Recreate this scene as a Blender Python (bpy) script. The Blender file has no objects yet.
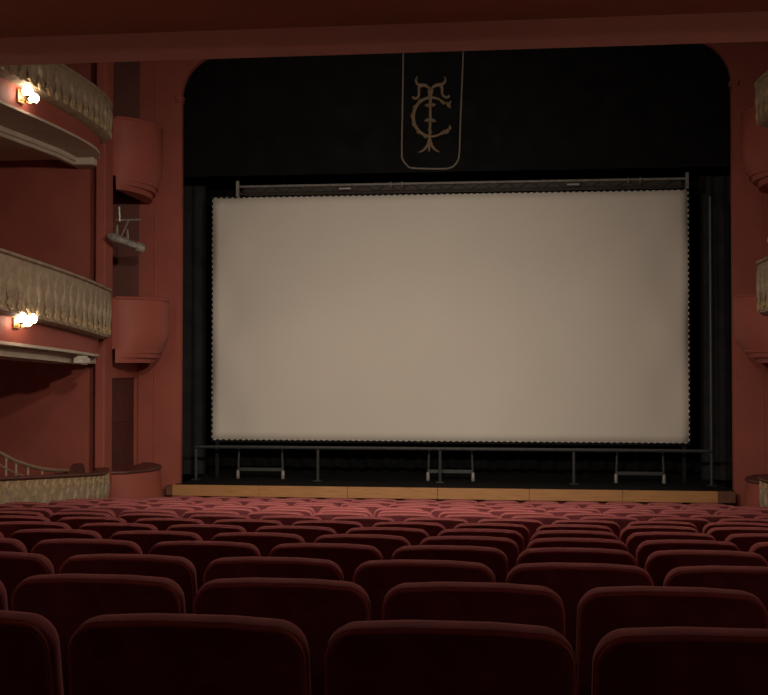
import bpy, bmesh, math, random
from mathutils import Vector, Matrix, Euler
random.seed(7)
S = bpy.context.scene
COL = S.collection
R = math.radians

# ------------------------------------------------------------------ camera
F = 1000.0                      # focal length in pixels of the 768 x 695 frame
EYE = Vector((0.0, 0.0, 3.0))
YAW, PITCH = R(5.8), R(1.0)
cam = bpy.data.cameras.new('camera')
cam.sensor_fit = 'HORIZONTAL'; cam.sensor_width = 36.0; cam.lens = 36.0 * F / 768.0
cam.clip_start = 0.05; cam.clip_end = 200
camo = bpy.data.objects.new('camera', cam)
camo.location = EYE
camo.rotation_euler = Euler((math.pi / 2 + PITCH, 0, YAW), 'XYZ')
COL.objects.link(camo); S.camera = camo
ROT = camo.rotation_euler.to_matrix()

def ray(u, v):
    return ROT @ Vector(((u - 384.0) / F, -(v - 347.5) / F, -1.0))
def atY(u, v, Y):
    d = ray(u, v); return EYE + d * ((Y - EYE.y) / d.y)
def atX(u, v, X):
    d = ray(u, v); return EYE + d * ((X - EYE.x) / d.x)
def proj(p):
    q = ROT.transposed() @ (Vector(p) - EYE)
    return 384 + F * q.x / -q.z, 347.5 - F * q.y / -q.z

# ------------------------------------------------------------------ world, exposure
w = bpy.data.worlds.new('world'); S.world = w; w.use_nodes = True
w.node_tree.nodes['Background'].inputs[0].default_value = (0.9, 0.6, 0.5, 1)
w.node_tree.nodes['Background'].inputs[1].default_value = 0.0
S.view_settings.view_transform = 'Standard'; S.view_settings.look = 'None'
S.view_settings.exposure = 0.0; S.view_settings.gamma = 1.0
S.view_settings.use_curve_mapping = False
SCONCE = 14.0                   # emission of the sconce globes
HALL_FILL = 640.0                   # watts of the added, unseen pendant that fills the hall
FLOOD_FILL = 1000.0                   # watts of each added floodlight, out of view
WARM = (1.0, 0.86, 0.69)
SIDE_FILL = 130.0                   # emission of the added side wall globes, out of view

# ------------------------------------------------------------------ materials
MATS = {}
def mat(name, col, rough=0.7, var=0.12, scale=6.0, bump=0.0, bscale=60.0, metal=0.0, sheen=0.0, sheen_tint=(1, .6, .55),
        emit=None, estr=0.0, stretch=None, spec=0.4):
    m = bpy.data.materials.new(name); m.use_nodes = True
    nt = m.node_tree; b = nt.nodes['Principled BSDF']
    b.inputs['Roughness'].default_value = rough; b.inputs['Metallic'].default_value = metal
    b.inputs['Specular IOR Level'].default_value = spec
    tc = nt.nodes.new('ShaderNodeTexCoord')
    mp = nt.nodes.new('ShaderNodeMapping')
    nt.links.new(tc.outputs['Object'], mp.inputs['Vector'])
    if stretch: mp.inputs['Scale'].default_value = stretch
    n = nt.nodes.new('ShaderNodeTexNoise'); n.inputs['Scale'].default_value = scale; n.inputs['Detail'].default_value = 6
    nt.links.new(mp.outputs[0], n.inputs['Vector'])
    r = nt.nodes.new('ShaderNodeValToRGB')
    lo = [max(0, c * (1 - var)) for c in col]; hi = [min(1, c * (1 + var)) for c in col]
    r.color_ramp.elements[0].position = 0.3; r.color_ramp.elements[1].position = 0.7
    r.color_ramp.elements[0].color = (*lo, 1); r.color_ramp.elements[1].color = (*hi, 1)
    nt.links.new(n.outputs['Fac'], r.inputs[0]); nt.links.new(r.outputs[0], b.inputs['Base Color'])
    if bump:
        n2 = nt.nodes.new('ShaderNodeTexNoise'); n2.inputs['Scale'].default_value = bscale; n2.inputs['Detail'].default_value = 4
        nt.links.new(mp.outputs[0], n2.inputs['Vector'])
        bp = nt.nodes.new('ShaderNodeBump'); bp.inputs['Strength'].default_value = bump; bp.inputs['Distance'].default_value = 0.02
        nt.links.new(n2.outputs['Fac'], bp.inputs['Height']); nt.links.new(bp.outputs[0], b.inputs['Normal'])
    if sheen:
        b.inputs['Sheen Weight'].default_value = sheen; b.inputs['Sheen Roughness'].default_value = 0.45
        b.inputs['Sheen Tint'].default_value = (*sheen_tint, 1)
    if emit:
        b.inputs['Emission Color'].default_value = (*emit, 1); b.inputs['Emission Strength'].default_value = estr
    MATS[name] = m
    return m

mat('red_wall', (0.36, 0.095, 0.07), 0.75, 0.10, 1.5, 0.15, 40)
mat('red_parapet', (0.37, 0.095, 0.07), 0.6, 0.08, 2.0, 0.05, 40)
mat('dark_red', (0.11, 0.03, 0.025), 0.7, 0.2, 3, 0.1, 30)
mat('box_interior_shade', (0.16, 0.06, 0.05), 0.8, 0.15, 2)  # shade of the unlit boxes put into a darker wall colour
mat('plaster', (0.38, 0.29, 0.20), 0.75, 0.22, 9, 0.3, 50)
mat('soffit_plaster', (0.62, 0.54, 0.44), 0.8, 0.08, 3, 0.1, 40)
mat('gilt_plaster', (0.46, 0.34, 0.20), 0.55, 0.25, 14, 0.3, 60)
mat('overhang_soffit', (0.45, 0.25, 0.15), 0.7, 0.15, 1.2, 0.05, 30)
mat('overhang_trim_lit', (0.80, 0.52, 0.42), 0.6, 0.08, 1.5)  # lit look of the beam face put into a lighter colour
mat('velvet', (0.28, 0.066, 0.07), 0.9, 0.16, 14, 0.12, 220, sheen=0.12, spec=0.15)
mat('velvet_panel_shade', (0.17, 0.042, 0.05), 0.95, 0.2, 12, 0.1, 220, sheen=0.05, spec=0.1)  # darker than the velvet: shade on the seat backs put into the colour
mat('velvet_piping_rimlit', (0.46, 0.15, 0.15), 0.8, 0.1, 20, sheen=0.5, spec=0.2)  # lighter than the velvet: rim light on the seat edge put into the piping
mat('dark_wood', (0.055, 0.022, 0.014), 0.5, 0.3, 8, 0.05, 60, stretch=(1, 6, 1))
mat('rail_wood', (0.11, 0.035, 0.03), 0.45, 0.2, 8)
mat('carpet', (0.20, 0.035, 0.035), 0.95, 0.25, 30, 0.3, 200)
mat('lip_wood', (0.50, 0.25, 0.10), 0.5, 0.18, 5, 0.08, 60, stretch=(0.6, 8, 10))
mat('lip_wood_dark', (0.16, 0.07, 0.045), 0.6, 0.2, 5)
mat('stage_black', (0.016, 0.015, 0.015), 0.85, 0.3, 5, spec=0.1)
mat('black_velour', (0.009, 0.0088, 0.0095), 0.95, 0.25, 3, 0.1, 150, spec=0.05)
mat('black_velour_haze', (0.03, 0.029, 0.031), 0.95, 0.25, 3, 0.1, 150, spec=0.05)  # haze beside the screen put into a lighter black
mat('screen_canvas', (0.70, 0.65, 0.59), 0.85, 0.025, 0.7, 0.02, 400, spec=0.1)
mat('lacing_white', (0.7, 0.66, 0.6), 0.7, 0.1, 20)
mat('dull_steel', (0.05, 0.05, 0.052), 0.5, 0.2, 12, metal=0.15)
mat('light_steel', (0.24, 0.225, 0.21), 0.4, 0.2, 12, metal=0.15)
mat('truss_brown', (0.045, 0.036, 0.03), 0.6, 0.3, 12, metal=0.3)
mat('gold_thread', (0.24, 0.17, 0.11), 0.5, 0.2, 30, metal=0.25)
mat('trim_thread', (0.19, 0.165, 0.14), 0.6, 0.15, 30)
mat('brass', (0.6, 0.4, 0.17), 0.35, 0.1, 10, metal=0.9)
mat('globe_glass', (0.9, 0.85, 0.75), 0.3, 0.01, 3, emit=(1.0, 0.80, 0.58), estr=SCONCE)
mat('side_fill_glass', (0.9, 0.85, 0.75), 0.3, 0.01, 3, emit=(1.0, 0.84, 0.66), estr=SIDE_FILL)
mat('fill_bulb_glass', (0.9, 0.85, 0.75), 0.3, 0.01, 3, emit=(1.0, 0.80, 0.58), estr=4.0)
mat('spot_metal', (0.42, 0.39, 0.35), 0.35, 0.25, 14, metal=0.4)
mat('white_plastic', (0.65, 0.6, 0.52), 0.5, 0.05, 10)
mat('ceiling_paint', (0.30, 0.17, 0.12), 0.8, 0.08, 1.2)
mat('hand_brass', (0.5, 0.38, 0.26), 0.4, 0.15, 10, metal=0.3)

# ------------------------------------------------------------------ mesh helpers
def mesh_from(verts, faces, name='mesh', smooth=False):
    me = bpy.data.meshes.new(name)
    bm = bmesh.new()
    vs = [bm.verts.new(v) for v in verts]
    for f in faces:
        try: bm.faces.new([vs[i] for i in f])
        except ValueError: pass
    bmesh.ops.recalc_face_normals(bm, faces=bm.faces)
    if smooth:
        for f in bm.faces: f.smooth = True
        for e in bm.edges:
            if len(e.link_faces) == 2 and e.calc_face_angle(0) > R(42): e.smooth = False
    bm.to_mesh(me); bm.free()
    return me

class MB:
    def __init__(s): s.v = []; s.f = []
    def add(s, v, f):
        o = len(s.v); s.v += [tuple(p) for p in v]; s.f += [tuple(i + o for i in q) for q in f]; return s
    def box(s, x0, x1, y0, y1, z0, z1, ch=0.0):
        if ch <= 0:
            v = [(x, y, z) for x in (x0, x1) for y in (y0, y1) for z in (z0, z1)]
            return s.add(v, [(0, 1, 3, 2), (4, 6, 7, 5), (0, 4, 5, 1), (2, 3, 7, 6), (0, 2, 6, 4), (1, 5, 7, 3)])
        bm = bmesh.new(); bmesh.ops.create_cube(bm, size=1)
        for p in bm.verts:
            p.co = Vector(((x0 + x1) / 2 + p.co.x * (x1 - x0), (y0 + y1) / 2 + p.co.y * (y1 - y0), (z0 + z1) / 2 + p.co.z * (z1 - z0)))
        bmesh.ops.bevel(bm, geom=list(bm.edges), offset=ch, segments=2, affect='EDGES', profile=0.5)
        bm.verts.index_update()
        s.add([p.co[:] for p in bm.verts], [[q.index for q in f.verts] for f in bm.faces]); bm.free(); return s
    def prism(s, poly, a0, a1, axis='y'):
        n = len(poly)
        def P(p, a): return (p[0], a, p[1]) if axis == 'y' else ((a, p[0], p[1]) if axis == 'x' else (p[0], p[1], a))
        v = [P(p, a0) for p in poly] + [P(p, a1) for p in poly]
        f = [tuple(range(n)), tuple(range(2 * n - 1, n - 1, -1))] + [(i, (i + 1) % n, n + (i + 1) % n, n + i) for i in range(n)]
        return s.add(v, f)
    def tube(s, pts, r, n=8, closed=False, rr=None):
        pts = [Vector(p) for p in pts]; m = len(pts); v = []; ref = None
        for i, p in enumerate(pts):
            a = pts[(i - 1) % m] if (closed or i > 0) else p
            b = pts[(i + 1) % m] if (closed or i < m - 1) else p
            t = (b - a).normalized()
            if ref is None:
                ref = t.cross(Vector((0, 0, 1)));
                if ref.length < 0.1: ref = t.cross(Vector((1, 0, 0)))
            ref = (ref - t * ref.dot(t)).normalized(); q = t.cross(ref)
            rad = rr[i] if rr else r
            for k in range(n):
                an = 2 * math.pi * k / n
                v.append(p + (ref * math.cos(an) + q * math.sin(an)) * rad)
        f = []
        for i in range(m if closed else m - 1):
            j = (i + 1) % m
            for k in range(n):
                f.append((i * n + k, i * n + (k + 1) % n, j * n + (k + 1) % n, j * n + k))
        if not closed:
            f.append(tuple(range(n))); f.append(tuple((m - 1) * n + k for k in reversed(range(n))))
        return s.add(v, f)
    def sphere(s, c, rx, ry=None, rz=None, nu=14, nv=9):
        ry = ry or rx; rz = rz or rx; v = [(c[0], c[1], c[2] + rz)]; f = []
        for i in range(1, nv):
            th = math.pi * i / nv
            for k in range(nu):
                ph = 2 * math.pi * k / nu
                v.append((c[0] + rx * math.sin(th) * math.cos(ph), c[1] + ry * math.sin(th) * math.sin(ph), c[2] + rz * math.cos(th)))
        v.append((c[0], c[1], c[2] - rz)); L = len(v) - 1
        for k in range(nu):
            f.append((0, 1 + k, 1 + (k + 1) % nu)); f.append((L, L - nu + (k + 1) % nu, L - nu + k))
        for i in range(nv - 2):
            for k in range(nu):
                a = 1 + i * nu; f.append((a + k, a + nu + k, a + nu + (k + 1) % nu, a + (k + 1) % nu))
        return s.add(v, f)
    def loft(s, rings, closed_ring=True, caps=True):
        n = len(rings[0]); v = [p for r in rings for p in r]; f = []
        for i in range(len(rings) - 1):
            for k in range(n if closed_ring else n - 1):
                f.append((i * n + k, i * n + (k + 1) % n, (i + 1) * n + (k + 1) % n, (i + 1) * n + k))
        if caps and closed_ring:
            f.append(tuple(range(n))); f.append(tuple(len(v) - n + k for k in reversed(range(n))))
        return s.add(v, f)
    def lathe(s, c, prof, n=16):
        return s.loft([[(c[0] + r * math.cos(2 * math.pi * k / n), c[1] + r * math.sin(2 * math.pi * k / n), c[2] + z) for k in range(n)] for r, z in prof])
    def build(s, name, m, parent=None, smooth=False):
        return link(name, mesh_from(s.v, s.f, name, smooth), m, parent)

def link(name, me, m, parent=None):
    if m and not me.materials: me.materials.append(MATS[m])
    o = bpy.data.objects.new(name, me); COL.objects.link(o)
    if parent: o.parent = parent; o.matrix_parent_inverse = Matrix.Translation(-parent.location) if not parent.parent else Matrix()
    return o
def tag(o, label=None, cat=None, group=None, kind=None):
    if label: o['label'] = label
    if cat: o['category'] = cat
    if group: o['group'] = group
    if kind: o['kind'] = kind
    return o
def thing(name, label, cat, loc=(0, 0, 0), group=None):
    o = bpy.data.objects.new(name, None); COL.objects.link(o); o.location = loc; o.empty_display_size = 0.2
    return tag(o, label, cat, group)
def struct(name, mb, m, smooth=False):
    return tag(mb.build(name, m, None, smooth), kind='structure')

# ------------------------------------------------------------------ key dimensions (metres)
YP = 16.2                                   # face of the proscenium wall
XL = atY(181, 300, YP).x; XR = atY(733, 300, YP).x
CX = (XL + XR) / 2                          # axis of the hall
def mx(x, s): return x if s < 0 else 2 * CX - x      # s=-1 left side, s=+1 mirrored on the right
ZST = atY(452, 488.3, 16.0).z               # stage floor
ZTOP = 11.0
def floor_z(y): return 3.0 - 1.235 - 0.1125 * y      # rake of the stalls
XF = -5.30                                  # line of the side balcony fronts

# ------------------------------------------------------------------ floor of the stalls: stepped tiers
ROWS = [2.08, 2.88, 3.64, 4.46, 5.22, 6.0] + [6.8 + 0.8 * k for k in range(10)]
bounds = [-3.2, -2.2, -1.4, -0.6, 0.2, 1.0] + [r - 0.36 for r in ROWS[0:]] + [ROWS[-1] + 0.9, 16.6]
bounds[5] = ROWS[0] - 1.1
fl = MB(); TIER = {}
for i in range(len(bounds) - 1):
    a, b = bounds[i], bounds[i + 1]
    zz = floor_z(a + 0.36)
    if i == len(bounds) - 2: zz = floor_z(ROWS[-1])
    fl.box(-8.3, 7.0, a, b, -1.2, zz)
    TIER[i] = zz
struct('floor', fl, 'carpet')

# ------------------------------------------------------------------ outer walls and ceiling
struct('wall_left', MB().box(-8.5, -8.3, -3.4, 14.7, -1.2, ZTOP), 'red_wall')
struct('wall_right', MB().box(7.0, 7.2, -3.4, 14.7, -1.2, ZTOP), 'red_wall')
struct('wall_rear', MB().box(-8.5, 7.2, -3.4, -3.2, -1.2, ZTOP), 'red_wall')
struct('ceiling', MB().box(-8.5, 7.2, -3.4, 17.0, ZTOP, ZTOP + 0.2), 'ceiling_paint')

# proscenium wall with the rounded opening
zt = atY(452, 46, YP).z; rad = 0.72
pl, pr = XL - 0.46, XR + 0.46; zc = zt - rad
ow = MB()
ow.box(pl, XL, YP, YP + .1, -1.2, ZTOP).box(XR, pr, YP, YP + .1, -1.2, ZTOP)
arch = [(XL, ZTOP), (XL, zc)]
for k in range(1, 15):
    a = math.pi - k * math.pi / 2 / 14; arch.append((XL + rad + rad * math.cos(a), zc + rad * math.sin(a)))
for k in range(0, 14):
    a = math.pi / 2 - k * math.pi / 2 / 14; arch.append((XR - rad + rad * math.cos(a), zc + rad * math.sin(a)))
arch += [(XR, zc), (XR, ZTOP)]
for i in range(1, len(arch) - 2):
    (xa, za), (xb, zb_) = arch[i], arch[i + 1]
    ow.prism([(xa, za), (xb, zb_), (xb, ZTOP), (xa, ZTOP)], YP, YP + .1)
struct('wall_proscenium', ow, 'red_wall')
# impost blocks where the arch springs
for s in (-1, 1):
    im = MB(); za = atY(181, 100, YP).z
    x0, x1 = sorted((mx(XL - 0.10, s), mx(XL + 0.03, s)))
    im.box(x0, x1, YP - 0.05, YP + 0.1, za, za + 0.06, 0.01).box(x0 + .015, x1 - .015, YP - 0.03, YP + 0.1, za - 0.04, za)
    struct('trim_%d' % (1 if s < 0 else 2), im, 'red_wall')

# wall beside the stage boxes (faces the seats), corner pier, box recess
YB = 14.6
for s, side in ((-1, 'left'), (1, 'right')):
    b = MB()
    x0, x1 = sorted((mx(-8.5, s), mx(-5.72, s)))
    b.box(x0, x1, YB, YB + 0.15, -1.2, ZTOP)
    struct('wall_transverse_' + side, b, 'red_wall')
    b = MB(); x0, x1 = sorted((mx(-5.80, s), mx(-5.645, s)))
    b.box(x0, x1, 14.40, YB + 0.12, -1.2, ZTOP, 0.02)
    struct('trim_pier_' + side, b, 'red_wall')
    zm = atX(140, 300, -5.6).z                # top of the middle parapet of the stage box
    x0, x1 = sorted((mx(-5.90, s), mx(-5.75, s)))
    zd = atX(120, 378, -5.75).z
    b = MB().box(x0, x1, YB + .15, YP + .1, zd, zm - 0.35)
    b.box(x0, x1, YB + .15, YB + .2, -1.2, zd).box(x0, x1, YP - .12, YP + .1, -1.2, zd)
    struct('wall_stage_box_' + side, b, 'red_wall')
    x0, x1 = sorted((mx(-5.75, s), mx(XL - .46, s)))
    struct('wall_box_end_' + side, MB().box(x0, x1, YP - 0.04, YP + 0.1, -1.2, ZTOP), 'red_wall')
    x0, x1 = sorted((mx(-7.2, s), mx(-5.75, s)))
    struct('wall_box_inner_end_' + side, MB().box(x0, x1, YP - 0.04, YP + .1, zm - .35, ZTOP), 'box_interior_shade')
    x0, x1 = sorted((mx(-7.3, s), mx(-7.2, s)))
    struct('wall_box_inner_back_' + side, MB().box(x0, x1, YB + .15, YP + .1, zm - .35, ZTOP), 'box_interior_shade')
    # dark door leaf in the lower box wall
    d = tag(bpy.data.objects.new('door_%d' % (1 if s < 0 else 2), None), kind='structure'); COL.objects.link(d)
    d.location = (mx(-5.8, s), 15.4, ZST)
    x0, x1 = sorted((mx(-5.86, s), mx(-5.80, s)))
    MB().box(x0, x1, YB + .2, YP - .12, floor_z(14), zd).build('door_leaf', 'dark_red', d)
    for k in range(2):
        xx = mx(-5.785, s)
        z0 = ZST + 0.1 + k * 0.95
        MB().box(min(xx, xx + .03 * s), max(xx, xx + .03 * s), YB + .38, YP - .3, z0, z0 + 0.8, 0.01).build('door_panel', 'dark_red', d)

# ------------------------------------------------------------------ stage
st = thing('stage', 'black stage floor with a long honey coloured wooden front edge', 'stage', (CX, 16.8, ZST))
ye = 16.0
xl = atY(172, 488, ye).x; xr = atY(718, 492, ye).x; xe = atY(736, 492, ye).x
zl0 = atY(452, 499.5, ye).z
MB().box(xl + .02, xe - .02, ye + .06, YP, zl0 - .02, ZST).box(XL + .005, XR - .005, YP, 18.7, zl0 - .02, ZST).build('stage_floor', 'stage_black', st)
MB().box(xl + .12, xe - .12, ye + .09, ye + .2, floor_z(14), zl0 - .02).build('stage_front', 'carpet', st)
npl = 6
for i in range(npl):
    a = xl + (xr - xl) * i / npl; bq = xl + (xr - xl) * (i + 1) / npl
    MB().box(a + .002, bq - .002, ye, ye + .06, zl0, ZST, 0.006).build('edge_board', 'lip_wood', st)
tag(MB().box(xr + .002, xe, ye + .01, ye + .07, zl0, ZST, 0.006).build('edge_board_end', 'lip_wood_dark', st), 'dark end board')
MB().box(xl - .12, xl, ye + .03, ye + .2, zl0, ZST - .02, 0.006).build('edge_return', 'lip_wood_dark', st)

# black curtains: pleated sheets
def drape(name, x0, x1, y, z0, z1, amp, pleat, label, nx=None, m='black_velour'):
    nx = nx or max(8, int((x1 - x0) / pleat * 8)); mb = MB(); v = []; f = []
    for i in range(nx + 1):
        x = x0 + (x1 - x0) * i / nx
        dy = amp * math.sin(2 * math.pi * (x - x0) / pleat) + amp * .4 * math.sin(5.1 * x + 1)
        for z in (z0, z1):
            v.append((x, y + dy, z)); v.append((x, y + dy + 0.012, z))
    for i in range(nx):
        a = i * 4; b = a + 4
        f += [(a, b, b + 2, a + 2), (a + 1, a + 3, b + 3, b + 1), (a, a + 1, b + 1, b), (a + 2, b + 2, b + 3, a + 3)]
    f += [(0, 2, 3, 1), (nx * 4, nx * 4 + 1, nx * 4 + 3, nx * 4 + 2)]
    mb.add(v, f); o = mb.build(name, m, None, True)
    return tag(o, label, 'curtain')
drape('back_curtain', XL - 1.5, XR + 1.5, 18.3, ZST, zt + 1.2, 0.05, 0.30, 'black pleated curtain closing the back of the stage')
drape('side_curtain', XL - 1.2, atY(206, 300, 17.6).x, 17.6, ZST, zt + 1.0, 0.03, 0.22, 'narrow black side curtain left of the projection screen', m='black_velour_haze')
drape('side_curtain', atY(700, 300, 17.6).x, XR + 1.2, 17.6, ZST, zt + 1.0, 0.03, 0.22, 'narrow black side curtain right of the projection screen', m='black_velour_haze')
YV = 16.38
zv = atY(432, 172, YV).z
val = drape('valance_curtain', XL - .3, XR + .3, YV, zv, zt + 0.6, 0.006, 0.9, 'black valance across the stage top bearing a gold monogram')
MB().box(XL - .3, XR + .3, YP + .1, YV - .03, zt + .5, zt + .6).build('heading_batten', 'stage_black', val)
struct('wall_stage_rear', MB().box(XL - 2, XR + 2, 18.8, 18.9, 0, ZTOP), 'stage_black')
struct('wall_stage_left', MB().box(XL - 2.1, XL - 2, YP + .2, 18.9, 0, ZTOP), 'stage_black')
struct('wall_stage_right', MB().box(XR + 2, XR + 2.1, YP + .2, 18.9, 0, ZTOP), 'stage_black')
# monogram and its trim: pixel strokes on the valance
YE = YV - 0.035
def stroke(pts, r, sub=6, rr=None):
    P = [atY(u, v_, YE) for u, v_ in pts]
    out = []; ra = []
    for i in range(len(P) - 1):
        p0 = P[max(i - 1, 0)]; p1 = P[i]; p2 = P[i + 1]; p3 = P[min(i + 2, len(P) - 1)]
        for k in range(sub):
            t = k / sub
            out.append(0.5 * ((2 * p1) + (p2 - p0) * t + (2 * p0 - 5 * p1 + 4 * p2 - p3) * t * t + (3 * p1 - p0 - 3 * p2 + p3) * t ** 3))
            if rr: ra.append(rr[i] + (rr[i + 1] - rr[i]) * t)
    out.append(P[-1]); ra.append(rr[-1] if rr else r)
    return out, (ra if rr else None)
def strokes(name, L, m, parent):
    mb = MB()
    for pts, rr in L:
        if not isinstance(rr, (list, tuple)): p, q = stroke(pts, rr); mb.tube(p, rr, 6)
        else: p, q = stroke(pts, 0, rr=rr); mb.tube(p, 0, 6, rr=q)
    return mb.build(name, m, parent, True)
tr = strokes('emblem_trim', [([(403.3, 46), (403, 80), (402.3, 120), (401.8, 152), (403, 160), (409, 167.5)], .014),
                             ([(409, 167.5), (416, 168.3), (432, 168.8), (446, 168.8)], .014),
                             ([(446, 168.8), (453, 166.5), (458, 160), (459.5, 150), (460.5, 120), (462.2, 80), (463.6, 44)], .014)], 'trim_thread', val)
tag(tr, 'thin pale outline with rounded lower corners')
def leaf(u, v_, du, dv, r=.035):
    return ([(u - du, v_ - dv), (u, v_), (u + du, v_ + dv)], [.006, r, .004])
T = [([(430.5, 91), (430.3, 104), (430.2, 118), (429.8, 132), (429.6, 146)], [.045, .022, .026, .022, .018]),
     ([(430, 88), (430.5, 91), (431, 94)], [.02, .06, .03]),
     ([(430, 89), (425.5, 85.5), (421, 85.5), (419, 88), (419, 93), (418, 97), (414.5, 98.5), (412.5, 96.5)], [.02, .028, .032, .026, .022, .022, .022, .02]),
     ([(421, 85.5), (417.5, 84), (416, 80), (417.5, 76.5)], [.03, .025, .02, .008]),
     ([(431, 89), (435.5, 85.5), (440, 85), (442, 88), (442, 92.5), (443.5, 96), (447, 97.5), (449.5, 95.5)], [.02, .028, .032, .026, .022, .022, .022, .02]),
     ([(440, 85), (443.5, 83.5), (445.5, 80), (444.5, 76.5)], [.03, .025, .02, .008]),
     ([(429.4, 138), (427.5, 145), (423.5, 150), (418.5, 152.5)], [.02, .024, .02, .006]),
     ([(429.8, 138), (431.8, 145), (435, 149.5), (439.5, 152)], [.02, .024, .02, .006]),
     ([(429.5, 142), (429.2, 147), (429, 151.5)], [.02, .022, .01]),
     leaf(427.5, 105.5, 2.8, .6), leaf(433, 105, 2.8, -.6), leaf(427.5, 120, 3, -1), leaf(433, 120.5, 3, 1), leaf(430, 131, 2, 2)]
lt = strokes('letter_t', T, 'gold_thread', val)
Cc = []
cu, cv, ru, rv = 431.5, 117.0, 18.2, 19.5
arc = []
for k in range(0, 15):
    a = R(48 + (318 - 48) * k / 14)
    arc.append((cu + ru * math.cos(a), cv - rv * math.sin(a)))
Cl = [(arc, [.016, .018, .021, .023, .026, .028, .03, .031, .03, .028, .026, .023, .021, .018, .016]),
      leaf(448.5, 105, 2.2, 3.2, .04), leaf(447.5, 131, 2.2, -3.2, .04), leaf(443, 102.5, 2.6, 1.6), leaf(442.5, 133, 2.6, -1.6),
      leaf(450, 102.5, 1.2, -2.0, .02), leaf(450, 127.5, -.6, -2.4, .025)]
for a in (95, 125, 150, 175, 200, 225, 250):
    a = R(a); Cl.append(leaf(cu + (ru + 1.0) * math.cos(a), cv - (rv + 1.0) * math.sin(a), 2.6 * math.cos(a + 1.0), -2.6 * math.sin(a + 1.0), .03))
lc = strokes('letter_c', Cl, 'gold_thread', val)
tag(lt, 'gold letter T with curled horns and root-like foot'); tag(lc, 'gold leafy letter C around the stem')

# ------------------------------------------------------------------ projection screen
YS = 17.0
c0, c1 = atY(213, 199, YS), atY(688, 190, YS); c2, c3 = atY(688, 443, YS), atY(213, 439, YS)
sx0, sx1 = (c0.x + c3.x) / 2, (c1.x + c2.x) / 2
sz0, sz1 = (c2.z + c3.z) / 2, (c0.z + c1.z) / 2
ps = thing('projection_screen', 'large blank white projection screen laced into a dark frame on stage', 'screen', ((sx0 + sx1) / 2, YS, ZST))
mb = MB(); NX, NZ = 60, 30; v = []; f = []
for i in range(NX + 1):
    for j in range(NZ + 1):
        x = sx0 + (sx1 - sx0) * i / NX; z = sz0 + (sz1 - sz0) * j / NZ
        ed = min(i, NX - i) / 5.0; edz = min(j, NZ - j) / 4.0
        dy = 0.006 * math.sin(x * 1.3 + .7 * z) + 0.004 * math.sin(3.1 * z + x)
        if ed < 1: dy += 0.045 * 4 * ed * (1 - ed) * math.sin(z * 3.0 + (2.2 if i < 30 else .5))
        v.append((x, YS + dy, z))
for i in range(NX):
    for j in range(NZ):
        a = i * (NZ + 1) + j; f.append((a, a + NZ + 1, a + NZ + 2, a + 1))
mb.add(v, f); cvs = mb.build('canvas', 'screen_canvas', ps, True)
so = cvs.modifiers.new('thickness', 'SOLIDIFY'); so.thickness = 0.006
lac = MB()
nt_ = 80
for k in range(nt_):
    x = sx0 + (sx1 - sx0) * (k + .5) / nt_
    lac.box(x - .02, x + .02, YS - .035, YS - .03, sz1 - .004, sz1 + .008); lac.box(x - .02, x + .02, YS - .035, YS - .03, sz0 - .008, sz0 + .004)
for k in range(44):
    z = sz0 + (sz1 - sz0) * (k + .5) / 44
    lac.box(sx0 - .008, sx0 + .004, YS - .035, YS - .03, z - .018, z + .018); lac.box(sx1 - .004, sx1 + .011, YS - .035, YS - .03, z - .018, z + .018)
tag(lac.build('lacing', 'lacing_white', ps), 'small white lacing ties around the canvas edge', kind='stuff')
# dark frame behind the canvas edge
fr = MB()
fr.box(sx0 - .05, sx1 + .05, YS + .07, YS + .12, sz1 - .03, sz1 + .05).box(sx0 - .05, sx1 + .05, YS + .07, YS + .12, sz0 - .05, sz0 + .03)
fr.box(sx0 - .05, sx0 + .03, YS + .07, YS + .12, sz0, sz1).box(sx1 - .03, sx1 + .05, YS + .07, YS + .12, sz0, sz1)
fr.build('screen_frame', 'stage_black', ps)
for x in (sx0 + .06, sx1 - .06): MB().box(x - .03, x + .03, YS + .07, YS + .12, ZST, sz0 - .05).build('frame_leg', 'stage_black', ps)

# overhead batten of the screen
YT = YS - .12
bt = thing('lighting_batten', 'thin metal truss bar with end brackets just above the screen', 'truss', ((sx0 + sx1) / 2, YT, sz1))
p0, p1 = atY(238, 187, YT), atY(688, 178.2, YT); zb = (p0.z + p1.z) / 2; bx0, bx1 = p0.x, p1.x
MB().tube([(bx0, YT, zb), (bx1, YT, zb)], .022, 8).build('top_pipe', 'light_steel', bt, True)
MB().tube([(bx0, YT + .03, zb - .12), (bx1, YT + .03, zb - .12)], .02, 8).build('lower_pipe', 'truss_brown', bt, True)
for k in range(19):
    x = bx0 + (bx1 - bx0) * k / 19; d = (bx1 - bx0) / 19
    MB().tube([(x, YT + .015, zb - .12), (x + d / 2, YT + .015, zb)], .009, 6).tube([(x + d / 2, YT + .015, zb), (x + d, YT + .015, zb - .12)], .009, 6).build('lattice_strut', 'truss_brown', bt)
for x in (bx0, bx1 - .01):
    MB().box(x - .03, x + .02, YT - .03, YT + .05, zb - .17, zb + .1, .006).build('end_bracket', 'light_steel', bt)
MB().box(bx0 + .1, bx1 - .1, YT + .05, YT + .065, zb - .15, zb - .02).build('backing_strip', 'truss_brown', bt)
for u in (345, 573):
    x = atY(u, 188, YT).x
    q = MB().box(x - .13, x + .13, YT - .03, YT + .0, zb - .10, zb - .03, .01).build('junction_box', 'truss_brown', bt)
    MB().box(x - .1, x + .1, YT - .036, YT - .03, zb - .085, zb - .055).build('face_plate', 'light_steel', q)
for u in (391, 402, 628, 640):
    x = atY(u, 184, YT).x
    MB().tube([(x, YT - .02, zb + .03), (x, YT - .03, zb - .06)], .014, 6).build('pipe_clamp', 'light_steel', bt)
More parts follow.
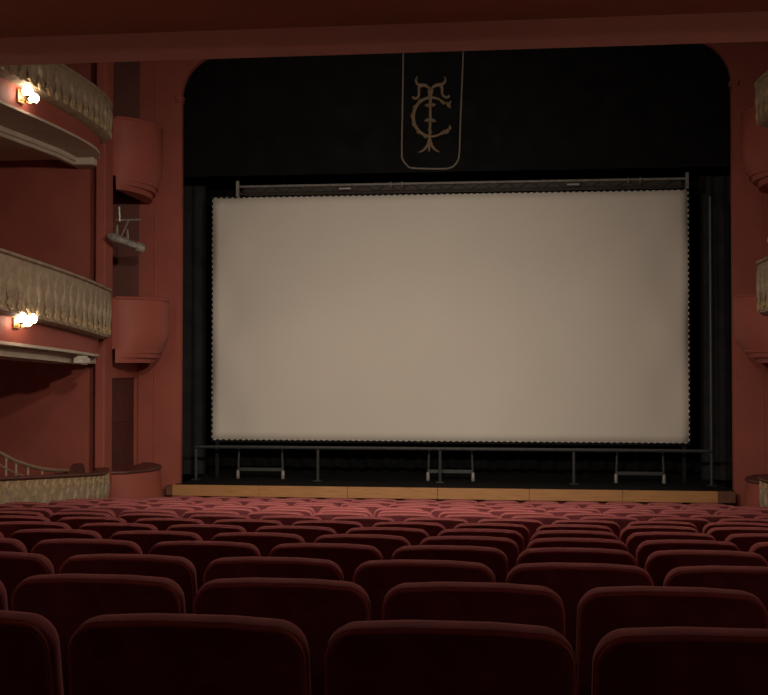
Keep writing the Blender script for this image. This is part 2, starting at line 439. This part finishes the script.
for x in (bx0 + .8, bx1 - .8):
    MB().tube([(x, YT, zb), (x, YT, zt + .8)], .004, 5).build('suspension_wire', 'stage_black', bt)

# tubular ground support under the screen
YG = 16.75
gs = thing('support_frame', 'dark tubular metal frame standing on stage below the screen', 'frame', (CX, YG, ZST))
r0, r1 = atY(195, 446.5, YG), atY(712, 451.5, YG); zr = (r0.z + r1.z) / 2
MB().tube([(r0.x, YG, zr), (r1.x, YG, zr)], .028, 8).build('top_rail', 'dull_steel', gs, True)
for u in (195.5, 317.5, 440, 574, 712):
    x = atY(u, 465, YG).x
    top = zr if u < 700 else atY(712, 196, YG).z
    o = MB().tube([(x, YG + .03, ZST + .012), (x, YG + .03, top)], .026, 8).build('upright', 'dull_steel', gs, True)
    MB().box(x - .07, x + .07, YG - .05, YG + .11, ZST, ZST + .012, .003).build('foot_plate', 'dull_steel', o)
for (ua, ub, w_) in ((238, 283, 'behind the left half of the support frame'), (428, 473, 'behind the middle of the support frame'), (616, 664, 'behind the right end of the support frame')):
    Yh = 17.02
    xa, xb = atY(ua, 470, Yh).x, atY(ub, 470, Yh).x
    h = thing('screen_stand', 'low grey H-shaped metal stand ' + w_, 'stand', ((xa + xb) / 2, Yh, ZST), 'H-shaped stands under the screen')
    zt_ = zr - .02
    for k, x in enumerate((xa, xb)):
        dx = .02 if k == 0 else -.02
        l = MB().tube([(x, Yh, ZST + .03), (x + dx, Yh + .0, zt_)], .02, 8).build('upright', 'dull_steel', h, True)
        tag(MB().lathe((x, Yh, ZST), [(.03, 0), (.032, .02), (.03, .14), (.021, .15)], 10).build('foot_cap', 'light_steel', l, True), 'paler foot sleeve')
    MB().box(xa, xb, Yh - .02, Yh + .02, ZST + .13, ZST + .19, .006).build('crossbar', 'dull_steel', h)

# ------------------------------------------------------------------ balconies
XRF = 3.74                                  # line of the right balcony fronts
def plan(s, y0=4.6):
    """front line of a side balcony in plan, nearest end first"""
    if s < 0:
        P = [(XF - 0.02, y0), (XF, 9.0), (XF, 10.0), (XF, 11.4)]
        for k in range(1, 11):
            a = k / 10 * math.pi / 2
            P.append((XF - 0.38 * (1 - math.cos(a)), 11.4 + 2.98 * math.sin(a)))
    else:
        P = [(XRF, y0), (XRF, 9.0), (XRF, 12.0), (XRF, 13.9)]
        for k in range(1, 11):
            a = k / 10 * math.pi / 2
            P.append((XRF + 0.45 * (1 - math.cos(a)), 13.9 + 0.62 * math.sin(a)))
    return resample(P, 0.12)
def resample(P, d):
    P = [Vector((p[0], p[1])) for p in P]; L = [0]
    for i in range(1, len(P)): L.append(L[-1] + (P[i] - P[i - 1]).length)
    n_ = max(2, int(L[-1] / d)); out = []; j = 0
    for k in range(n_ + 1):
        t = L[-1] * k / n_
        while j < len(L) - 2 and L[j + 1] < t: j += 1
        q = (t - L[j]) / max(1e-9, L[j + 1] - L[j]); out.append(P[j].lerp(P[j + 1], q))
    return out
def normals(P, s):
    N = []
    for i in range(len(P)):
        t = (P[min(i + 1, len(P) - 1)] - P[max(i - 1, 0)]).normalized()
        N.append(Vector((t.y, -t.x)) if s < 0 else Vector((-t.y, t.x)))
    return N
def sweep(P, N, prof, zf):
    """closed profile of (outward offset, height) carried along the plan line; zf(p) is the base height"""
    return MB().loft([[(p.x + n_.x * o, p.y + n_.y * o, zf(p) + z) for o, z in prof] for p, n_ in zip(P, N)])

def line_z(a, b):
    """height along the balcony front from two pixels on its line X = XF"""
    A, B = atX(*a, XF), atX(*b, XF)
    sl = (B.z - A.z) / (B.y - A.y)
    return lambda p: A.z + (min(max(p.y, 8.0), 13.7) - A.y) * sl
# relief pieces shared by all parapets (local: X along the wall, Y outward, Z up)
def leaf_mesh():
    mb = MB(); rings = []
    for i in range(7):
        t = i / 6; wd = 0.06 * math.sin(math.pi * (0.12 + 0.80 * t)) ; dp = 0.045 * math.sin(math.pi * (0.15 + 0.7 * t))
        off = 0.03 * math.sin(2.6 * math.pi * t)
        rings.append([(off + wd * math.cos(a), max(-.01, dp * math.sin(a)), -0.5 + t) for a in [2 * math.pi * k / 8 for k in range(8)]])
    return mesh_from(mb.loft(rings).v, mb.f, 'relief_leaf', True)
def scroll_mesh():
    pts = []
    for k in range(15):
        a = k / 14 * 3.4 * math.pi; r = 0.068 * (1 - 0.74 * k / 14)
        pts.append((r * math.cos(a), 0.012, r * math.sin(a)))
    mb = MB().tube(pts, .018, 6); return mesh_from(mb.v, mb.f, 'relief_scroll', True)
LEAF, SCROLL = leaf_mesh(), scroll_mesh()
LEAF.materials.append(MATS['plaster']); SCROLL.materials.append(MATS['gilt_plaster'])

def relief(root, P, N, s, zlo, zhi, off, ymin, scroll_top=False):
    acc = 0; k = 0
    for i in range(1, len(P) - 1):
        acc += (P[i] - P[i - 1]).length
        if acc < 0.235: continue
        acc = 0; k += 1
        if P[i].y < ymin: continue
        nn = N[i]; p = P[i]
        ang = math.atan2(nn.y, nn.x) - math.pi / 2
        lo, hi = zlo(p), zhi(p); H = hi - lo
        o = link('relief_leaf', LEAF, None, root)
        o.matrix_parent_inverse = Matrix.Translation(-root.location)
        o.location = (p.x + nn.x * off, p.y + nn.y * off, lo + H * 0.58); o.rotation_euler = (0, 0, ang)
        o.scale = (1.0 if k % 2 else -1.0, 1, H * 0.68)
        q = link('relief_scroll', SCROLL, None, root)
        q.matrix_parent_inverse = Matrix.Translation(-root.location)
        q.location = (p.x + nn.x * off, p.y + nn.y * off, lo + H * (0.86 if scroll_top else 0.15)); q.rotation_euler = (0, 0, ang)
        q.scale = (1.0 if k % 2 else -1.0, 1, 1)

def side_balcony(s, name, label, rail, pbot, soff, red_in=0.10):
    P = plan(s); N = normals(P, s)
    root = thing(name, label, 'balcony', (P[-1].x, 12.0, soff(P[-1])))
    H = lambda p: rail(p) - pbot(p)
    prof = lambda h: [(0.0, 0), (0.05, 0.03), (0.04, 0.09), (0.02, 0.14), (0.06, h * .6), (0.07, h - .07), (0.05, h - .03), (-0.10, h - .03), (-0.10, 0)]
    MB().loft([[(p.x + n_.x * o, p.y + n_.y * o, pbot(p) + z) for o, z in prof(H(p))] for p, n_ in zip(P, N)]).build('parapet', 'plaster', root, True)
    sweep(P, N, [(-.12, -.035), (.07, -.035), (.09, -.02), (.09, .0), (.07, .015), (-.12, .015)], rail).build('rail_cap', 'soffit_plaster' if False else 'plaster', root, True)
    # recessed red frieze
    MB().loft([[(p.x + n_.x * o, p.y + n_.y * o, (pbot(p) + .01 if hi else soff(p) + .025)) for o, hi in ((-red_in, 0), (-red_in, 1), (-red_in - .1, 1), (-red_in - .1, 0))] for p, n_ in zip(P, N)]).build('frieze', 'red_parapet', root, True)
    # floor slab with the pale soffit
    far = mx(-8.3, s); v = []; f = []
    MB().loft([[(p.x + n_.x * -.09, p.y + n_.y * -.09, soff(p)), (p.x + n_.x * -.09, p.y + n_.y * -.09, soff(p) + .03), (p.x + n_.x * -.14, p.y + n_.y * -.14, soff(p) + .06),
                (p.x + n_.x * -.14, p.y + n_.y * -.14, soff(p) + .2), (far, p.y, soff(p) + .2), (far, p.y, soff(p))] for p, n_ in zip(P, N)]).build('slab', 'soffit_plaster', root)
    x0, x1 = sorted((far, P[-1].x + (-.05 if s < 0 else .05)))
    MB().box(x0, x1, 14.2 if s < 0 else 14.4, 14.41 if s < 0 else 14.6, soff(P[-1]) + .004, soff(P[-1]) + .03).build('slab_end', 'soffit_plaster', root)
    if 'lower' in label:
        Q = [p - n_ * .3 for p, n_ in zip(P, N) if p.y < 14.2]
        sweep(Q, normals(Q, s), [(0, .01), (.03, -.03), (.02, -.06), (.05, -.12), (-.08, -.12), (-.08, .01)], soff).build('soffit_moulding', 'soffit_plaster', root, True)
    # soffit beam and the cornice along the end wall
    xb = mx(-6.12, s); Q = [Vector((xb, p.y)) for p in P if p.y < 14.0] + [Vector((xb, 14.3))]
    sweep(Q, normals(Q, s), [(-.06, .0), (-.06, -.08), (-.03, -.11), (.04, -.11), (.06, -.07), (.09, -.06), (.09, .0)], soff).build('soffit_beam', 'soffit_plaster', root)
    ze = soff(P[-1]); a, b = sorted((mx(-6.15, s), mx(-5.78, s)))
    MB().box(a, b, 14.25, 14.59, ze - .11, ze, .02).build('end_cornice', 'soffit_plaster', root)
    relief(root, P, N, s, pbot, rail, 0.045, 8.5)
    return root
mid_rail, mid_bot, mid_sof = line_z((0, 251), (100, 284)), line_z((0, 313), (100, 336)), line_z((0, 343), (100, 355))
up_rail, up_bot, up_sof = line_z((0, 32), (90, 83)), line_z((0, 72), (90, 121)), line_z((0, 99), (90, 139))
BAL = {}
for s, side in ((-1, 'left'), (1, 'right')):
    BAL[s, 0] = side_balcony(s, 'side_balcony', 'ornate plaster fronted lower side balcony on the %s wall' % side, *((mid_rail, mid_bot, mid_sof) if s < 0 else [lambda p, g=g: g(p) + .3 for g in (mid_rail, mid_bot, mid_sof)]))
    BAL[s, 1] = side_balcony(s, 'side_balcony', 'ornate plaster fronted upper side balcony on the %s wall' % side, up_rail, up_bot, up_sof)
# ground level boxes: ornate low wall with a dark rail
gr_rail = line_z((0, 477), (100, 473))
for s, side in ((-1, 'left'), (1, 'right')):
    P = plan(s); N = normals(P, s)
    root = thing('stalls_parapet', 'low ornate beige box front with dark rail along the %s stalls' % side, 'parapet', (P[-1].x, 12.0, floor_z(12)))
    base = lambda p: floor_z(p.y) - .15
    MB().loft([[(p.x + n_.x * o, p.y + n_.y * o, z) for o, z in ((0.0, base(p)), (.02, gr_rail(p) - .45), (.05, gr_rail(p) - .04), (-.1, gr_rail(p) - .04), (-.1, base(p)))] for p, n_ in zip(P, N)]).build('parapet', 'gilt_plaster', root, True)
    sweep(P, N, [(-.12, -.04), (.06, -.04), (.075, -.02), (.06, .0), (-.12, .0)], gr_rail).build('rail', 'rail_wood', root, True)
    relief(root, P, N, s, lambda p: gr_rail(p) - .52, lambda p: gr_rail(p) - .05, 0.03, 8.5, True)
    x0, x1 = sorted((mx(-8.3, s), mx(XF - .55, s)))
    struct('floor_box_' + side, MB().box(x0, x1, 4.6, YB, floor_z(12), floor_z(12) + .55), 'carpet')

# ------------------------------------------------------------------ bow fronted stage boxes
def bow(name, label, s, ztop, zvert, zlow, bulge, low_in, flare=False, dx=0.0, y0=14.70, y1=16.12, m='red_parapet', rail=False, xb=-5.60):
    root = thing(name, label, 'parapet', (mx(xb, s), 15.4, zlow))
    def ring(b, k_lo=0.0):
        return [(mx(xb + b * max(0.0, math.sin(math.pi * k / 20)) ** .55, s), y0 + (y1 - y0) * k / 20) for k in range(21)]
    def section(b, z, inset=.12):
        o = ring(b); i_ = ring(b - inset)
        return o, i_
    lev = [(bulge * .96, ztop), (bulge, ztop - .05), (bulge, zvert)]
    if flare: lev = [(bulge * .8, ztop), (bulge * .82, zvert), (bulge, zlow + .1), (bulge, zlow)]
    else: lev += [(bulge * .93, zvert - (zvert - zlow) * .45), (bulge * low_in, zlow)]
    mb = MB()
    v = []; f = []; n_ = 21
    for b, z in lev: v += [(x, y, z) for x, y in ring(b)]
    for i in range(len(lev) - 1):
        for k in range(n_ - 1): f.append((i * n_ + k, i * n_ + k + 1, (i + 1) * n_ + k + 1, (i + 1) * n_ + k))
    # back and closing faces
    o = len(v); xk = mx(xb - .12, s)
    for b, z in lev: v += [(xk, y0, z), (xk, y1, z)]
    for i in range(len(lev) - 1):
        f.append((o + 2 * i, o + 2 * i + 1, o + 2 * i + 3, o + 2 * i + 2))
        f.append((i * n_, (i + 1) * n_, o + 2 * i + 2, o + 2 * i)); f.append((i * n_ + n_ - 1, o + 2 * i + 1, o + 2 * i + 3, (i + 1) * n_ + n_ - 1))
    f.append(tuple(range(n_)) + (o + 1, o)); l = len(lev) - 1
    f.append(tuple(l * n_ + k for k in range(n_)) + (o + 2 * l + 1, o + 2 * l))
    mb.add(v, f); mb.build('parapet_front', m, root, True)
    def bead(name, b, z, r, mm):
        MB().tube([(x, y, z) for x, y in ring(b)], r, 8).build(name, mm, root, True)
    if rail:
        bead('rail', bulge * .8, ztop + .01, .028, 'rail_wood')
        MB().prism([(x, y) for x, y in ring(bulge * .8)], ztop - .01, ztop + .025, 'z').build('rail_top', 'rail_wood', root)
    else:
        bead('top_bead', bulge * .97, ztop, .025, m)
        # stepped moulding under the box
        for k, (bb, dz, hh) in enumerate(((low_in * .98, 0.0, .06), (low_in * .86, .06, .07), (low_in * .66, .13, .08))):
            P_ = ring(bulge * bb); q = MB()
            v = [(x, y, zlow - dz) for x, y in P_] + [(x, y, zlow - dz - hh) for x, y in ring(bulge * bb * .96)]
            nn = 21; f = [(k2, k2 + 1, nn + k2 + 1, nn + k2) for k2 in range(nn - 1)]
            f += [tuple(range(nn)), tuple(range(2 * nn - 1, nn - 1, -1)), (0, nn, 2 * nn - 1, nn - 1)]
            q.add(v, f).build('base_moulding', m, root, True)
    return root
for s, side in ((-1, 'left'), (1, 'right')):
    zz = lambda vv: atX(140, vv, -5.25).z
    bow('stage_box_front', 'smooth red bowed front of the upper stage box on the %s' % side, s, zz(118), zz(160), zz(176), .46 if s < 0 else .60, .86)
    bow('stage_box_front', 'smooth red bowed front of the middle stage box on the %s' % side, s, zz(298), zz(336), zz(349), .58 if s < 0 else .74, .84)
    bow('stage_box_front', 'flared red front of the lowest stage box with dark rail on the %s' % side, s, zz(473) - (.08 if s > 0 else 0), zz(480) - (.08 if s > 0 else 0), floor_z(14.1), .62 if s < 0 else .76, .9, True, rail=True, xb=-5.66)

# spotlights hung in the middle stage boxes
def spot_bar(s, label):
    X = -5.32
    a = atX(116, 220, -5.6); b = atY(141, 219.5, a.y)
    mm = lambda p, dx=0: (mx(p[0] + dx, s), p[1], p[2])
    root = thing('stage_spotlight', label, 'spotlight', mm((-5.5, (a.y + b.y) / 2, a.z)), 'spotlights in the stage boxes')
    MB().tube([mm(a), mm((b.x, a.y, a.z))], .014, 8).build('bar', 'spot_metal', root, True)
    MB().tube([mm((a.x + .06, a.y, a.z - .02)), mm((a.x + .05, a.y, a.z + .2))], .018, 8).build('wall_arm', 'spot_metal', root, True)
    h0, h1 = atX(110, 236, -5.5), atX(141, 248, -5.3)
    p0, p1 = Vector(mm(h0)), Vector(mm(h1)); d = p1 - p0
    MB().tube([p0, p0 + d * .05, p0 + d * .44, p0 + d * .48], 0, 12, rr=[.04, .065, .065, .05]).build('lamp_body', 'spot_metal', root, True)
    MB().tube([p0 + d * .5, p0 + d * .54, p0 + d * .8, p0 + d * .84, p0 + d * .86, p0 + d], 0, 12, rr=[.05, .06, .06, .04, .075, .08]).build('lamp_body', 'spot_metal', root, True)
    MB().tube([p0 + d * 1.0, p0 + d * 1.03], .07, 12).build('lens', 'dark_red', root)
    for t in (.22, .55):
        q = p0 + d * t
        MB().tube([q + Vector((0, -.03, .04)), q + Vector((0, 0, .2)), q + Vector((0, .04, .04))], .012, 6).build('yoke', 'spot_metal', root)
    q = p0 + d * .35
    MB().tube([q + Vector((0, 0, .05)), mm((a.x + .2, a.y, a.z))], .012, 6).build('hanger', 'spot_metal', root)
spot_bar(-1, 'grey stage spotlight on a bar in the left middle stage box')
spot_bar(1, 'grey stage spotlight on a bar in the right middle stage box')

# ------------------------------------------------------------------ sconces: real lamps on the balcony friezes
def sconce(s, p, label, n_=3, gap=.15):
    x = p.x
    root = thing('wall_sconce', label, 'lamp', (x if s < 0 else XRF + .09, p.y, p.z), 'globe sconces along the balcony fronts')
    sg = 1 if s < 0 else -1; X = x if s < 0 else XRF + .09; p = Vector((X, p.y, p.z + (.3 if s > 0 and 'lower' in label else 0)))
    MB().box(min(X, X + .02 * sg), max(X, X + .02 * sg), p.y - .08, p.y + .08, p.z - .1, p.z + .06, .006).build('back_plate', 'brass', root)
    for k in range(n_):
        dy = (k - (n_ - 1) / 2) * gap
        dz = -.02 if k % 2 else .02
        MB().tube([(X + .015 * sg, p.y, p.z - .05), (X + .09 * sg, p.y + dy * .6, p.z - .09), (X + .13 * sg, p.y + dy, p.z - .06 + dz)], .008, 6).build('arm', 'brass', root, True)
        g = MB().sphere((X + .13 * sg, p.y + dy, p.z + .0 + dz), .062, nu=16, nv=10).build('globe', 'globe_glass', root, True)
        tag(g, 'glowing white glass globe')
        MB().lathe((X + .13 * sg, p.y + dy, p.z - .075 + dz), [(.015, 0), (.03, .01), (.03, .025)], 10).build('cup', 'brass', root)
xs = XF - .09
for s, side in ((-1, 'left'), (1, 'right')):
    pm = atX(16, 320, xs); pu = atX(20, 95, xs)
    mz = lambda y: (mid_bot(Vector((0, y))) + mid_sof(Vector((0, y)))) / 2 + .02
    uz = lambda y: (up_bot(Vector((0, y))) + up_sof(Vector((0, y)))) / 2
    if s < 0:
        names = ['just under the lower left balcony, nearest the stage', 'under the upper left balcony, nearest the stage']
    else:
        names = ['just under the lower right balcony, nearest the stage', 'under the upper right balcony, nearest the stage']
    sconce(s, pm, 'lit cluster of three globe lamps ' + names[0], 3, .13)
    sconce(s, Vector((pu.x, pu.y, pu.z)), 'lit pair of globe lamps ' + names[1], 2, .16)
    for k, y in enumerate((7.4, 5.2)):
        o = ('second', 'third')[k]
        sconce(s, Vector((xs, y, mz(y))), 'lit globe sconce under the lower %s balcony, %s from the stage' % (side, o), 3, .13)
        sconce(s, Vector((xs, y, uz(y))), 'lit globe sconce under the upper %s balcony, %s from the stage' % (side, o), 2, .16)

# small emergency fitting under the lower left balcony
p = atX(82, 360, -5.5)
el = thing('emergency_light', 'small pale emergency light under the end of the lower left balcony', 'light fitting', (p.x, p.y, p.z))
MB().box(p.x - .06, p.x + .06, p.y - .16, p.y + .16, p.z - .05, p.z + .03, .015).build('housing', 'white_plastic', el)
MB().box(p.x - .03, p.x + .03, p.y - .12, p.y + .12, p.z + .03, mid_sof(Vector((0, 13.7)))).build('mount', 'white_plastic', el)

# curved handrail descending inside the left box, and a chair back beside it
hr = thing('stair_handrail', 'pale curved stair handrail with posts behind the left box rail', 'handrail', (-6.2, 13.2, floor_z(12) + .55))
hp = [(-14, 444), (-4, 451), (6, 456.5), (16, 461.5), (28, 465.5), (42, 469), (58, 470.5), (70, 471)]
P3 = [atX(u, v_, -6.2) for u, v_ in hp]
MB().tube(P3, .028, 8).build('handrail', 'hand_brass', hr, True)
for i in (1, 2, 3, 4, 5):
    MB().tube([(P3[i].x, P3[i].y, floor_z(12) + .55), P3[i]], .016, 6).build('post', 'hand_brass', hr)
MB().tube([p_ - Vector((0, 0, .16)) for p_ in P3[:6]], .014, 6).build('lower_bar', 'hand_brass', hr, True)
p = atX(77, 468, -5.86)
bc = thing('box_chair', 'dark rounded chair back showing above the left box rail', 'chair', (p.x, p.y, floor_z(12)+.55))
zb0 = floor_z(12) + .55
prof = [(-.22, zb0 + .4 - 0), (-.22, p.z - .08), (-.2, p.z - .01), (-.15, p.z + .04), (-.07, p.z + .065), (.07, p.z + .065), (.15, p.z + .04), (.2, p.z - .01), (.22, p.z - .08), (.22, zb0 + .4)]
MB().prism([(p.y + a, z) for a, z in prof], p.x - .03, p.x + .03, 'x').build('backrest', 'dark_red', bc, True)
MB().box(p.x - .42, p.x - .01, p.y - .22, p.y + .22, zb0 + .38, zb0 + .45, .02).build('seat', 'dark_red', bc, True)
for a in (-.19, .19):
    for b_ in (-.38, -.02): MB().box(p.x + b_ - .018, p.x + b_ + .018, p.y + a - .018, p.y + a + .018, zb0, zb0 + .39).build('leg', 'dark_wood', bc)

# ------------------------------------------------------------------ balcony overhang above the camera
YO = 4.2
zo_b = 3.0 + 1.368; zo_t = 3.0 + 1.445
ov = thing('balcony_overhang', 'dark brown balcony underside with paler edge trim across the top', 'balcony', (CX, YO, zo_b))
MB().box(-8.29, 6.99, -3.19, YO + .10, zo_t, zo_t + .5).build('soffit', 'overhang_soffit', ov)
MB().box(-8.29, 6.99, YO, YO + .16, zo_b, zo_t + .02, .012).build('edge_trim', 'overhang_trim_lit', ov)
MB().box(-8.29, 6.99, YO + .10, YO + .2, zo_t, zo_t + 1.3).build('front_parapet', 'plaster', ov)

# ------------------------------------------------------------------ added hall fill light: an unseen pendant, shaded to keep the upper walls dim
px_, py_, pz_ = CX, 8.2, 7.4
h = thing('added_pendant', 'added unseen pendant lamp filling the hall with light', 'lamp', (px_, py_, pz_))
MB().tube([(px_, py_, pz_ + .5), (px_, py_, ZTOP)], .03, 8).build('stem', 'brass', h)
MB().lathe((px_, py_, pz_), [(.70, -.10), (.62, .12), (.40, .36), (.06, .52), (.05, .50), (.38, .33), (.59, .10), (.67, -.10)], 28).build('shade', 'brass', h, True)
MB().lathe((px_, py_, pz_), [(.02, .12), (.10, .10), (.12, .0), (.05, -.06)], 16).build('bulb', 'fill_bulb_glass', h, True)
ld = bpy.data.lights.new('hall_fill_light', 'SPOT'); ld.energy = HALL_FILL; ld.color = WARM; ld.shadow_soft_size = .35
ld.spot_size = R(150); ld.spot_blend = .7
lo = bpy.data.objects.new('hall_fill_light', ld); COL.objects.link(lo); lo.location = (px_, py_, pz_ - .15)
# added globes on the side walls, unseen, to brighten seat rims and soffit
for s_, side, X in ((-1, 'left', -8.3), (1, 'right', 7.0)):
    sg = -s_; y_, z_ = 1.3, 2.5
    h = thing('side_fill_lamp', 'added unseen fill globe on the %s wall under the overhang' % side, 'lamp', (X, y_, z_), 'added side fill lamps')
    MB().box(min(X, X + .03 * sg), max(X, X + .03 * sg), y_ - .06, y_ + .06, z_ - .14, z_ + .04, .006).build('back_plate', 'brass', h)
    MB().tube([(X + .02 * sg, y_, z_ - .1), (X + .12 * sg, y_, z_ - .12), (X + .16 * sg, y_, z_ - .08)], .01, 6).build('arm', 'brass', h, True)
    MB().sphere((X + .16 * sg, y_, z_ + .02), .1).build('globe', 'side_fill_glass', h, True)

# added floodlights on the rear balcony rail, out of view, to light the stage
for k, (x, tx, w_) in enumerate(((-3.6, 1.6, 'left'), (CX, -1.8, 'middle'), (2.4, -5.0, 'right'))):
    loc = Vector((x, YO + .62, 5.55)); tgt = Vector((tx, 16.5, 2.4)); d = (tgt - loc).normalized()
    h = thing('added_floodlight', 'added unseen floodlight at the %s of the rear balcony rail' % w_, 'floodlight', loc, 'added floodlights on the rear balcony')
    MB().tube([loc - d * .30, loc - d * .26, loc - d * .04, loc], 0, 16, rr=[.07, .1, .11, .13]).build('housing', 'stage_black', h, True)
    MB().tube([loc - d * .01, loc + d * .004], .12, 16).build('lens', 'white_plastic', h)
    MB().tube([(x - .16, loc.y - .12, loc.z), (x - .16, loc.y - .12, loc.z - .2), (x + .16, loc.y - .12, loc.z - .2), (x + .16, loc.y - .12, loc.z)], .012, 6).build('yoke', 'dull_steel', h)
    MB().box(x - .04, x + .04, YO + .2, YO + .52, loc.z - .26, loc.z - .18).build('clamp', 'dull_steel', h)
    ld = bpy.data.lights.new('flood_fill_light', 'SPOT'); ld.energy = FLOOD_FILL; ld.color = WARM; ld.shadow_soft_size = .13
    ld.spot_size = R(78); ld.spot_blend = 1.0
    lo = bpy.data.objects.new('flood_fill_light', ld); COL.objects.link(lo); lo.location = loc + d * .02
    lo.rotation_euler = d.to_track_quat('-Z', 'Y').to_euler()

# ------------------------------------------------------------------ theatre seats
def outline(wt, wb, h, r, inset=0.0, n_=7):
    """upright rounded outline in x,z; rounded at the top, slightly wider below"""
    wt -= inset; wb -= inset; z1 = h - inset; z0 = 0.0 + inset; r = max(.012, r - inset * .6)
    pts = [(-wb, z0), (-wb + (wb - wt) * .5, (z1 - r) * .55)]
    for k in range(n_ + 1):
        a = math.pi - k * math.pi / 2 / n_; pts.append((-wt + r + r * math.cos(a), z1 - r + r * math.sin(a)))
    pts += [(-wt * .35, z1 + .006), (wt * .35, z1 + .006)]
    for k in range(n_ + 1):
        a = math.pi / 2 - k * math.pi / 2 / n_; pts.append((wt - r + r * math.cos(a), z1 - r + r * math.sin(a)))
    pts += [(wb - (wb - wt) * .5, (z1 - r) * .55), (wb, z0)]
    return pts
TILT = R(9)
ZB, HB = 0.34, 0.592             # bottom of the back and its height
def tl(x, y, z):                 # lean the back rearwards (towards -Y)
    return (x, y * math.cos(TILT) - z * math.sin(TILT), ZB + z * math.cos(TILT) + y * math.sin(TILT))
wt, wb, rr = .262, .270, .07
mb = MB()
levels = [(-.050, .022), (-.050, .009), (-.047, .003), (-.040, .0), (-.012, .0), (.011, .006), (.029, .03), (.042, .08)]
mb.loft([[tl(x, y, z) for x, z in outline(wt, wb, HB, rr, ins)] for y, ins in levels])
M_BACK = mesh_from(mb.v, mb.f, 'backrest', True); M_BACK.materials.append(MATS['velvet'])
mb = MB().loft([[tl(x, y, z) for x, z in outline(wt, wb, HB, rr, ins)] for y, ins in ((-.046, .011), (-.053, .011), (-.0555, .018))])
M_PANEL = mesh_from(mb.v, mb.f, 'back_panel', True); M_PANEL.materials.append(MATS['velvet_panel_shade'])
mb = MB().tube([tl(x, -.046, z) for x, z in outline(wt, wb, HB, rr, .006)], .005, 6)
M_PIPE = mesh_from(mb.v, mb.f, 'piping', True); M_PIPE.materials.append(MATS['velvet_piping_rimlit'])
mb = MB().box(-.235, .235, .03, .50, .40, .50, .03); M_SEAT = mesh_from(mb.v, mb.f, 'seat', True); M_SEAT.materials.append(MATS['velvet'])
def arm_mesh(s):
    mb = MB().box(s * .2725 - .007, s * .2725 + .007, .07, .44, .60, .64, .004)
    return mesh_from(mb.v, mb.f, 'armrest', True)
def stand_mesh(s):
    mb = MB().box(s * .2725 - .005, s * .2725 + .005, .06, .38, .015, .60).box(s * .2725 - .007, s * .2725 + .007, -.02, .44, 0, .015)
    return mesh_from(mb.v, mb.f, 'side_frame')
M_ARM = [arm_mesh(-1), arm_mesh(1)]; M_STD = [stand_mesh(-1), stand_mesh(1)]
for m_ in M_ARM + M_STD: m_.materials.append(MATS['dark_wood'])

def ordn(k):
    W = ['', 'first', 'second', 'third', 'fourth', 'fifth', 'sixth', 'seventh', 'eighth', 'ninth', 'tenth', 'eleventh', 'twelfth', 'thirteenth',
         'fourteenth', 'fifteenth', 'sixteenth', 'seventeenth', 'eighteenth', 'nineteenth', 'twentieth', 'twenty-first', 'twenty-second']
    return W[k]
def make_seat(loc, label, group):
    o = bpy.data.objects.new('theatre_seat', None); o.empty_display_size = .1; COL.objects.link(o); o.location = loc
    tag(o, label, 'seat', group)
    def ch(name, me, par):
        c = bpy.data.objects.new(name, me); COL.objects.link(c); c.parent = par; return c
    b = ch('backrest', M_BACK, o); ch('back_panel', M_PANEL, b); ch('piping', M_PIPE, b)
    ch('seat', M_SEAT, o)
    for k in (0, 1): ch('armrest', M_ARM[k], o); ch('side_frame', M_STD[k], o)
PITCH_S = 0.56
phase = [-.358, -.318, -.506, -.443, -.371, -.315, -.247, -.10, -.387]
for i, y in enumerate(ROWS):
    ph = phase[i] if i < len(phase) else (.13 * i * i + .21 * i) % PITCH_S
    z = TIER[6 + i]
    ztop = z + ZB + HB
    xs_ = []
    for k in range(-14, 14):
        x = ph + PITCH_S * (k + .5)
        lo_, hi_ = -4.90, 3.40
        if x - .27 < lo_ - .2 or x + .27 > hi_ + .2: continue
        u0 = proj((x - .25, y, ztop))[0]; u1 = proj((x + .25, y, ztop))[0]
        px = (u1 - u0)
        if u1 < -2.2 * px or u0 > 768 + 2.2 * px: continue
        xs_.append((x, u1 > 3 and u0 < 765, u0))
    vis = [q for q in xs_ if q[1]]
    rown = 'in the row nearest the camera' if i == 0 else ('in the row nearest the stage' if i == len(ROWS) - 1 else 'in the %s row from the camera' % ordn(i + 1))
    j = 0; lo_n = sum(1 for q in xs_ if not q[1] and q[2] < 300); li = 0; ri = 0
    for x, vs_, u0 in xs_:
        if vs_:
            j += 1
            where = ('leftmost' if j == 1 else ('rightmost' if j == len(vis) else ordn(j) + ' from the left'))
            lab = 'red velvet theatre seat, %s %s' % (where, rown)
        else:
            if u0 < 300: kk = lo_n - li; li += 1; sd = 'left'
            else: ri += 1; kk = ri; sd = 'right'
            lab = 'red seat, %s beyond the %s edge of view %s' % (ordn(kk), sd, rown)
        yy = y + 0.045 + HB * math.sin(TILT)          # so the top of the back stands at y
        make_seat((x, yy, z), lab, 'red velvet seats of the stalls')
